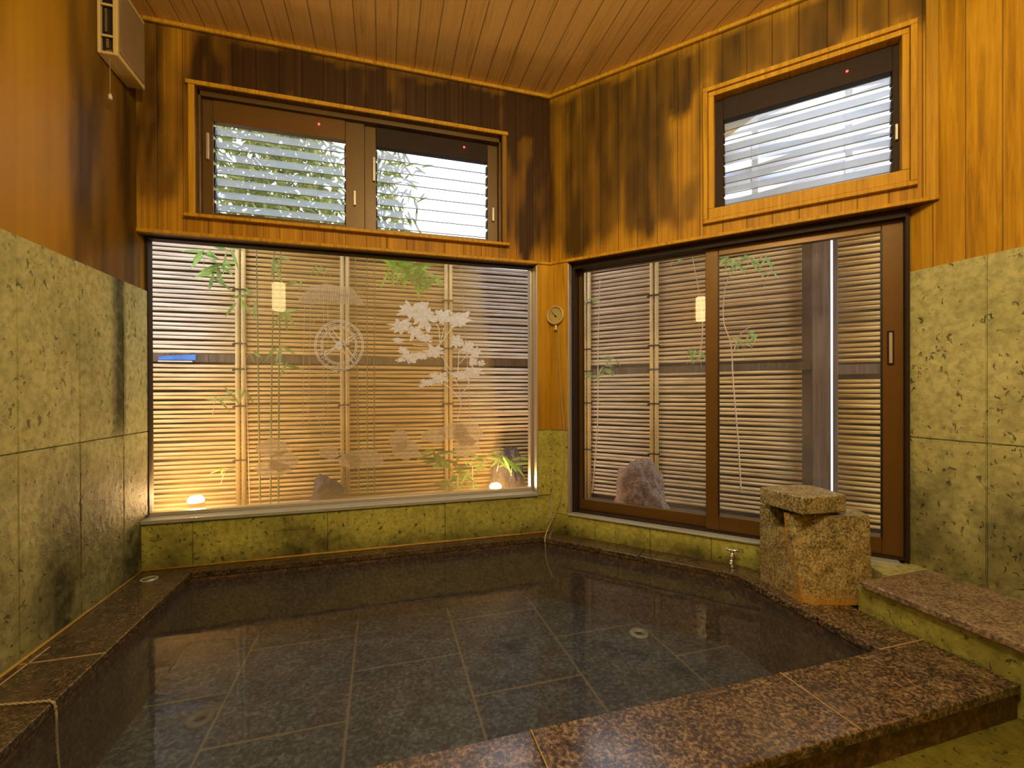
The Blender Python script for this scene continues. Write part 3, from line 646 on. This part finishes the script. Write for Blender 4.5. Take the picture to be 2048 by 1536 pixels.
# ------------------------------------------------------------------ ventilation unit on the left wall
vu = tag(empty('ventilation_unit', (-W+.002, -.20, 2.54)), 'beige wall ventilation unit with pull cord high in the left corner', 'fan'); X0, X1 = 0., .074
m = MB(); y0, y1, z0, z1 = -.122, .112, -.165, .165
m.box(X0, .012, y0, y1, z0, z1); m.box(.012, .064, y0+.004, y0+.010, z0+.0, z0+.012); m.box(.056, X1, y0, y1, z0, z1)
m.box(.012, .056, y0, y1, z0, z0+.012); m.box(.012, .056, y0, y1, z1-.012, z1); m.box(.012, .056, y1-.008, y1, z0, z1)
m.box(.012, .056, y0, y0+.01, z0+.075, z0+.085); m.box(.012, .056, y0, y0+.01, z0+.21, z0+.22)
sub('housing', m, M['plastic'], vu, bev=.003)
sub('inner_core', MB().box(.014, .054, y0+.014, y1-.01, z0+.014, z1-.014), M['black'], vu)
sub('fins', MB().box(.030, .040, y0+.006, y0+.014, z0+.03, z0+.07).box(.026, .034, y0+.006, y0+.014, z0+.10, z0+.2).box(.03, .052, y0+.005, y0+.014, z0+.014, z0+.022), M['chrome'], vu)
m = MB(); grid(m, steps(y0+.012, y1-.012, .02), steps(z0+.02, z1-.02, .02), [], lambda u, v: (X1+.004-.004*math.exp(-((u/.09)**2+(v/.12)**2)), u, v))
bmesh.ops.solidify(m.b, geom=m.b.faces[:], thickness=.004)
for f in m.b.faces: f.smooth = True
sub('front_panel', m, M['plastic2'], vu)
sub('pull_cord', MB().tube([(.036, y0+.022, z0), (.036, y0+.022, z0-.165)], .0012, 6), M['cord'], vu)
sub('cord_knob', MB().lathe([(.004, -.185), (.008, -.182), (.0075, -.170), (.004, -.160)], (.036, y0+.022, z0), 'Z', 12), M['white'], vu, label='pale bell-shaped knob')
# wall lamp beside the camera (seen mirrored in the panes)
wlp = tag(empty('wall_lamp', (-W+.012, -2.44, 1.93)), 'glowing cylinder wall lamp on the left wall, mirrored in the panes', 'lamp')
sub('back_plate', MB().box(0, .015, -.06, .06, -.14, .14), M['bronze'], wlp, bev=.004)
sub('lamp_shade', MB().lathe([(.055, -.15), (.065, -.14), (.065, .14), (.055, .15)], (.10, 0, 0), 'Z', 32), M['glow'], wlp)
sub('bracket', MB().box(.015, .05, -.01, .01, -.012, .012), M['bronze'], wlp)
def light(name, ty, loc, e, c, size=.1, rot=None, **k):
    l = bpy.data.lights.new(name, ty); l.energy = e; l.color = c
    if ty == 'AREA': l.size = size; l.shape = 'SQUARE'
    else: l.shadow_soft_size = size
    for a, b in k.items(): setattr(l, a, b)
    o = bpy.data.objects.new(name, l); col.objects.link(o); o.location = loc
    if rot: o.rotation_euler = rot
    return o
cl_ = tag(empty('ceiling_fill_lamp', (-.85, -2.5, HC)), 'added round warm fill lamp, unseen above the bathroom behind the camera', 'lamp')  # added out of view to brighten the room
sub('fill_lamp_base', MB().lathe([(.18, 0), (.18, -.03)], (0, 0, 0)), M['alu'], cl_)
LC = (1, .83, .47)
light('ceiling_fill', 'POINT', (-.85, -2.5, HC-.16), 86, LC, .12)  # unseen fill light below the added ceiling lamp
light('ceiling_fill_front', 'POINT', (-.2, -2.2, 2.60), 36, LC, .15)  # second added fill light, no lamp hangs here
# ------------------------------------------------------------------ small things at the rim
q = survey(275, 1163, Vector((0, 0, 1)), .001)
dc = tag(empty('drain_cap', (-2.12, -.125, 0)), 'round metal drain cap on the coping at the far left corner', 'drain')
sub('rim_ring', MB().lathe([(.036, 0), (.036, .004), (.030, .005), (.028, .003)], (0, 0, 0), 'Z', 36), M['alu'], dc)
sub('lid', MB().lathe([(.027, .0), (.027, .0035), (.02, .0045)], (0, 0, 0), 'Z', 32), M['chrome'], dc)
# braided rope over the left coping, dropping in the water
pts = [Vector((-W+.014, -1.015, .009)), Vector((-2.15, -1.02, .006)), Vector((-2.08, -1.04, .007)), Vector((-2.0, -1.052, .006)), Vector((-1.965, -1.058, .005)), Vector((-1.952, -1.06, -.02)), Vector((-1.948, -1.062, -.12)), Vector((-1.93, -1.07, -.30))]
sm = smooth(pts, 14); m = MB()
for ph in (0, PI):
    st = []; acc = 0
    for i, p in enumerate(sm):
        if i: acc += (p-sm[i-1]).length
        d = (sm[min(i+1, len(sm)-1)]-sm[max(i-1, 0)]).normalized(); a = d.cross(Vector((.1, 1, .2))).normalized(); b = d.cross(a)
        t = acc/.016*PI+ph; st.append(p+(a*math.cos(t)+b*math.sin(t))*.0020)
    m.tube(st, .0021, 6)
m.build('twisted_rope', M['cord'], label='pale twisted rope lying over the left coping and hanging into the water', cat='rope')
# ------------------------------------------------------------------ outdoors
GZ = .03
struct('floor_outside', MB().prism([(-4.2, .17), (.1, .17), Bpt(2.4, .17), Bpt(2.4, 2.0), (1.3, 2.4), (-4.2, 2.4)], GZ-.1, GZ), M['gravel'])
FO = .9
def fence(name, s0, s1, ztop, world, poles, label, railz, skip=(), sky_pale=None):  # last argument: mask of sky light painted into the rod colour
    f = tag(empty(name, (0, FO, 0) if world is None else (0, FO, 0), mat=world), label, 'fence')
    m = MB(); z = GZ+.04; rr = .0122
    while z < ztop:
        if not any(a < z < b for a, b in skip):
            pts = []
            s = s0
            j = random.uniform(-.0015, .0015)
            while s < s1+.01: pts.append((min(s, s1), .003*math.sin(s*7+z*40), z+j+.003*math.sin(s*3.1+z*91))); s += .22
            m.tube(pts, rr*random.uniform(.90, 1.06), 6)
        z += .0318
    sub('bamboo_rods', m, M['bamboo'], f, stain=sky_pale)
    sub('backing_boards', MB().box(s0, s1, .045, .055, GZ, ztop-.03), M['backing'], f)
    sub('rail', MB().box(s0, s1, -.012, .03, railz[0], railz[1]), M['darkwood'], f, bev=.003)
    for s in poles:
        m = MB()
        for ds in (-.018, .018):
            m.tube([(s+ds, -.028, GZ), (s+ds, -.028, ztop*.5), (s+ds+.003, -.028, ztop)], .0155, 10)
        pp = sub('vertical_batten', m, M['bpole'], f)
        m = MB()
        for zz in (.42, .80, 1.06, 1.24, 1.62): sub('rope_tie', MB().box(s-.038, s+.038, -.047, -.006, zz, zz+.010).box(s-.05, s-.034, -.035, -.02, zz-.008, zz+.006), M['tie'], pp)
    return f
fa = fence('bamboo_fence', -3.6, .40, 1.96, FA, [-3.3, -2.65, -1.995, -1.305, -.53, .2], 'bamboo rod fence seen through the big etched window', (1.112, 1.170), [(1.10, 1.18)], lambda c: sst(-1.9, -2.25, c.x+.08*fbm(c.x*3, c.z*9))*sst(.85, 1.35, c.z)*.5+.85*sst(-.60, -.35, c.x)*sst(.2, 1.2, c.z))  # paler upper left and right end: sky light put into colour
sub('top_cap', MB().box(-3.6, .40, -.03, .05, 1.96, 1.985), M['darkwood'], fa, bev=.004)
fb = fence('bamboo_fence', -.38, 1.50, 1.96, FB, [-.1, .44], 'bamboo rod fence left of the dark post, behind the glass door', (1.035, 1.085), [(1.025, 1.095)], lambda c: .28*sst(.8, .2, c.x)+.12)  # paler toward the left: light on the rods put into colour
fb2 = fence('bamboo_fence', 1.56, 3.2, 1.96, FB, [2.4], 'narrow bamboo rod fence right of the dark post behind the door', (1.0, 1.06), [(.985, 1.07)])
ps = tag(empty('fence_post', (1.485, FO-.11, GZ), mat=FB), 'dark brown square wooden post between the fence panels', 'post')
sub('post', MB().box(-.055, .040, 0, .085, 0, 1.98), M['darkwood'], ps, bev=.004)
sub('side_batten', MB().box(.055, .078, 0.02, .07, 0, 1.98), M['darkwood'], ps, bev=.003)
sh = tag(empty('tarpaulin', (-2.37, FO-.02, 1.125)), 'blue sheet showing at the fence rail left in the window', 'tarpaulin')
m = MB(); grid(m, steps(-.12, .10, .02), steps(0, .040, .01), [], lambda u, v: (u, .004*math.sin(u*40)+.003, v+(0 if v < .03 else -.12*abs(u-.1)*.6)))
sub('sheet', m, M['blue'], sh); sub('pale_edge', MB().box(-.12, .08, 0, .004, -.014, -.006), M['white'], sh)
# woven screen over the door-side fence
ws = tag(empty('woven_screen', (0, FO+.25, 0), mat=FB), 'pale woven strip screen behind the louvre window above the door', 'screen')
for i in range(11):
    z = 2.0+i*.105; m = MB(); us = steps(.4, 3.6, .05)
    for a, b in zip(us, us[1:]):
        oa, ob = [.05*math.sin(PI*x/.55+(i % 2)*PI) for x in (a, b)]
        za, zb = [.018*math.sin(PI*x/.55+(i % 2)*PI+1) for x in (a, b)]
        m.quad((a, oa, z+za-.045), (b, ob, z+zb-.045), (b, ob, z+zb+.045), (a, oa, z+za+.045))
    bmesh.ops.remove_doubles(m.b, verts=m.b.verts, dist=.0005); bmesh.ops.solidify(m.b, geom=m.b.faces[:], thickness=.006)
    sub('woven_strip', m, M['strip'], ws)
for s in (.55, 1.1, 1.65, 2.2, 2.75, 3.3): sub('upright', MB().box(s-.02, s+.02, -.012, .012, 1.9, 3.2), M['strip'], ws)
# plants
def leaf(mb, p, d, L_, w):
    d = d.normalized(); s = d.cross(Vector((random.uniform(-.4, .4), -1, random.uniform(-.3, .3)))).normalized(); n = d.cross(s)
    pr = [(0, .0), (.18, .75), (.45, 1), (.75, .6), (1, 0)]
    A_, B_ = [], []
    for t, ww in pr:
        c = p+d*L_*t+Vector((0, 0, -1))*L_*.22*t*t
        if ww == 0: v = mb.b.verts.new(c); A_.append(v); B_.append(v)
        else: A_.append(mb.b.verts.new(c+s*w*ww/2)); B_.append(mb.b.verts.new(c-s*w*ww/2))
    for i in range(4):
        vs = []
        for v in (A_[i], A_[i+1], B_[i+1], B_[i]):
            if v not in vs: vs.append(v)
        mb.b.faces.new(vs)
def sprig(mb, c, n, L_, w, down=.3, spread=1.):
    for i in range(n):
        a = random.uniform(0, 2*PI); d = Vector((math.cos(a)*spread, math.sin(a)*.5, random.uniform(-1, .7)-down)); leaf(mb, c+Vector((random.uniform(-.02, .02), 0, random.uniform(-.02, .02))), d, L_*random.uniform(.7, 1.2), w)
def bamboo(label, pos, culms, sprigs, world=None, lm='leaf', cm='culm', leafL=.10, r=.006):
    root = tag(empty('bamboo_plant', pos, mat=world), label, 'bamboo')
    mi = root.matrix_world.inverted()
    for c in culms:
        pts = smooth([mi @ Vector(p) for p in c], 6)
        m = MB(); m.tube(pts, r, 8, r1=r*.55)
        for p in pts[::4]: m.lathe([(r*1.0, -.002), (r*1.25, 0), (r*1.0, .002)], p, 'Z', 8)
        sub('culm', m, M[cm], root)
    m = MB()
    for (c, n, sp_) in sprigs:
        c = mi @ Vector(c)
        sprig(m, c, n, leafL, leafL*.16, .25, sp_); sub('twig', MB().tube([c, c+Vector((random.uniform(-.06, .06), .02, -.1))], .0014, 5), M['culmw'], root)
    sub('leaves', m, M[lm], root)
    return root
def Aq(px, py, y=.55): return onA(px, py, y)
def cA(px, y=.55, top=1.95, lean=0.):
    b = onA(px, 900, y); return [(b.x, y, GZ), (b.x+lean*.4, y, 1.), (b.x+lean, y+.02, top)]
bamboo('clump of green bamboo with leafy top at the left of the etched window', (-1.75, .55, GZ), [cA(520, .6, 1.95, -.02), cA(540, .62, 1.95, .03), cA(556, .6, 1.9, .02)],
       [(Aq(410, 505), 7, 1.), (Aq(440, 530), 9, 1.), (Aq(425, 550), 6, 1), (Aq(455, 500), 6, 1), (Aq(505, 595), 4, 1), (Aq(478, 600), 3, 1.), (Aq(575, 620), 5, 1), (Aq(560, 690), 4, 1), (Aq(572, 725), 4, 1.), (Aq(545, 520), 5, 1)], leafL=.125)
bamboo('thin bamboo stem with drooping leaves before the left fence batten', (-1.9, .5, GZ), [cA(500, .5, 1.3, -.05)],
       [(Aq(455, 780, .5), 3, 1.2), (Aq(430, 800, .5), 4, 1.2), (Aq(485, 775, .5), 3, 1), (Aq(450, 940, .5), 3, 1.2), (Aq(500, 700, .5), 3, 1)], leafL=.09, r=.003, cm='culmw')
bamboo('pair of dark green bamboo culms right of the etched water wheel', (-1.2, .6, GZ), [cA(735, .6, 1.95, .0), cA(748, .62, 1.95, .01), cA(718, .64, 1.9, -.02)],
       [(Aq(600, 560, .6), 3, 1), (Aq(640, 530, .6), 3, 1)], r=.005)
bamboo('bright green bamboo leaves hanging at the top of the etched window', (-.8, .3, GZ), [cA(948, .42, 1.95, -.1)],
       [(Aq(x, y, .35), 9, 1.1) for x, y in ((800, 528), (825, 532), (850, 545), (838, 560), (785, 535), (868, 552), (842, 532), (815, 550))], leafL=.12, lm='leafb', r=.003, cm='culmw')
bamboo('low bamboo with fanned leaves beside the dark rock at the lower right', (-.30, .42, GZ), [[onA(915, 1000, .42)[:], onA(930, 950, .42)[:], onA(1000, 915, .42)[:]]],
       [(Aq(x, y, .4), n, 1.3) for x, y, n in ((870, 905, 7), (885, 925, 8), (925, 905, 5), (915, 950, 8), (900, 965, 7), (945, 935, 6), (1000, 915, 8), (1025, 925, 5), (975, 910, 4), (940, 975, 4))], leafL=.13, r=.003)
def Bq(px, py, o=.55): return FB @ onB(px, py, o)
def cB(pts, o=.6): return [Bq(x, y, o)[:] for x, y in pts]
bamboo('slim bamboo stalk at the left edge of the glass door', Bq(1195, 1000), [cB([(1185, 985), (1195, 850), (1196, 700), (1200, 560)])],
       [(Bq(x, y, .6), n, 1.) for x, y, n in ((1210, 735, 5), (1190, 750, 6), (1228, 715, 3), (1175, 600, 4))], r=.005, cm='culmw', leafL=.09)
bamboo('arching twig with pale leaves behind the middle of the glass door', Bq(1385, 700), [cB([(1398, 720), (1405, 660), (1400, 600), (1384, 510)])],
       [(Bq(x, y, .6), n, 1.1) for x, y, n in ((1385, 700, 6), (1400, 708, 5), (1346, 515, 3))], r=.004, cm='culmw', leafL=.09)
bamboo('tall thin bamboo with leafy tip behind the right door panel', Bq(1475, 980), [cB([(1482, 985), (1476, 880), (1466, 760), (1462, 690), (1447, 640), (1452, 570), (1480, 520)]), cB([(1468, 700), (1480, 670), (1498, 655)])],
       [(Bq(x, y, .6), n, 1.1) for x, y, n in ((1455, 520, 8), (1475, 525, 8), (1500, 518, 7), (1530, 515, 5), (1540, 540, 3), (1485, 685, 5), (1497, 665, 5), (1515, 668, 3))], r=.0045, cm='culmw', leafL=.085)
# tree beyond the fence, behind the upper window
tr = tag(empty('garden_tree', (-1.75, 2.0, GZ)), 'bushy yellow green tree beyond the fence, seen through the louvres', 'tree')
sub('trunk', MB().tube([(0, 0, 0), (.05, .0, 1.2), (-.02, .05, 2.6)], .05, 10, r1=.02), M['darkwood'], tr)
m = MB()
for i in range(4200):
    u = random.gauss(0, .52); 
    if u > .6: continue
    z = random.uniform(1.75, 3.75-max(0, u)*1.0); leaf(m, Vector((u-.25, random.uniform(-.35, .5), z)), Vector((random.uniform(-1, 1), random.uniform(-.5, .5), random.uniform(-1, .6))), random.uniform(.09, .17), .026)
sub('foliage', m, M['leafd'], tr)
tr = tag(empty('garden_tree', (-.62, 1.55, GZ)), 'sparse leafy treetop left in the right upper louvre window', 'tree')
sub('trunk', MB().tube([(-.2, .3, 0), (-.3, .2, 1.4), (-.28, .0, 2.4)], .025, 8, r1=.01), M['darkwood'], tr)
m = MB()
for i in range(520): leaf(m, Vector((random.gauss(-.38, .13), random.uniform(-.2, .2), random.uniform(1.9, 3.1))), Vector((random.uniform(-1, 1), random.uniform(-.4, .4), random.uniform(-1, .5))), random.uniform(.10, .18), .02)
sub('foliage', m, M['leafd'], tr)
bl = tag(empty('low_roof', (-.2, 3.6, 2.0)), 'reddish tiled low roof far behind the fence', 'roof')
sub('roof_slope', MB().prism([(-1.6, 0), (1.2, 0), (1.2, .8), (-1.6, .8)], .0, .18, [(-1.5, .35), (1.1, .35), (1.1, .45), (-1.5, .45)]), plain_mat('red_roof', (.45, .14, .08), .7, 0, .4, 30.), bl)
sub('wall', MB().box(-1.5, 1.1, .1, .7, -1.97, .0), M['wall_far'], bl)
# rocks
def rock(label, loc, sx, sy, sz, seed, mat, world=None, cat='rock'):
    b = bmesh.new(); bmesh.ops.create_icosphere(b, subdivisions=5, radius=1)
    for v in b.verts:
        p = v.co.copy(); r = 1+.22*noise.fractal(p*1.3+Vector((seed, 0, 0)), .8, 2., 5)+.10*noise.turbulence(p*3.+Vector((0, seed, 0)), 3, False)-.05
        v.co = Vector((p.x*sx, p.y*sy, p.z*sz))*r
        if v.co.z < -sz*.35: v.co.z = -sz*.35
    m = MB(); m.b.free(); m.b = b; m.uv = b.loops.layers.uv.new('UVMap')
    for f in b.faces: f.smooth = True
    wm = (world or Matrix.Identity(4)) @ Matrix.Translation((loc[0], loc[1], loc[2]+sz*.35))
    return m.build('garden_rock', mat, world=wm, label=label, cat=cat)
rock('pinkish grey upright garden rock behind the glass door', (.425, .55, GZ), .185, .13, .30, 3, M['rock'], FB)
rock('small dark rock at the foot of the fence, mid window', (-1.42, .7, GZ), .12, .10, .22, 9, M['rockd'])
rock('dark rounded rock in the lower right corner of the window', (-.09, .72, GZ), .15, .12, .32, 5, M['rockd'])
# garden uplights
def uplight(label, x, y, e, z=.20):
    g = tag(empty('garden_light', (x, y, GZ)), label, 'lamp', 'garden uplights')
    sub('stake', MB().lathe([(.008, 0), (.008, z-GZ-.05)], (0, 0, 0), 'Z', 10), M['bronzed'], g)
    sub('housing', MB().lathe([(.02, z-GZ-.055), (.040, z-GZ-.04), (.044, z-GZ), (.041, z-GZ)], (0, 0, 0), 'Z', 24), M['bronzed'], g)
    sub('lens', MB().lathe([(.040, z-GZ-.002), (.042, z-GZ+.012), (.030, z-GZ+.030), (.0, z-GZ+.036)], (0, 0, 0), 'Z', 24), M['bulb'], g)
    light('garden_light_glow', 'POINT', (x, y, z+.05), e, (1, .54, .18), .03)
uplight('glowing garden uplight behind the lower left of the big window', -2.085, .34, 13., .262)
uplight('glowing garden uplight behind the lower right of the big window', -.265, .40, 8., .215)
# ------------------------------------------------------------------ world and view
wd = bpy.data.worlds.new('sky'); bpy.context.scene.world = wd; wd.use_nodes = True; t = wd.node_tree; bg = t.nodes['Background']
tc = t.nodes.new('ShaderNodeTexCoord'); sx_ = t.nodes.new('ShaderNodeSeparateXYZ'); t.links.new(tc.outputs['Generated'], sx_.inputs[0])
cr = t.nodes.new('ShaderNodeValToRGB'); t.links.new(sx_.outputs[2], cr.inputs[0])
cr.color_ramp.elements[0].position = .0; cr.color_ramp.elements[0].color = (.35, .38, .42, 1); cr.color_ramp.elements[1].position = .35; cr.color_ramp.elements[1].color = (.86, .90, 1., 1)
t.links.new(cr.outputs[0], bg.inputs[0]); bg.inputs[1].default_value = 4.1
sc = bpy.context.scene
sc.view_settings.view_transform = 'Standard'; sc.view_settings.look = 'None'; sc.view_settings.exposure = 0.; sc.view_settings.gamma = 1.
sc.cycles.max_bounces = 8; sc.cycles.transparent_max_bounces = 16; sc.cycles.diffuse_bounces = 4; sc.cycles.glossy_bounces = 5
sc.cycles.sample_clamp_indirect = 6.; sc.cycles.caustics_reflective = False
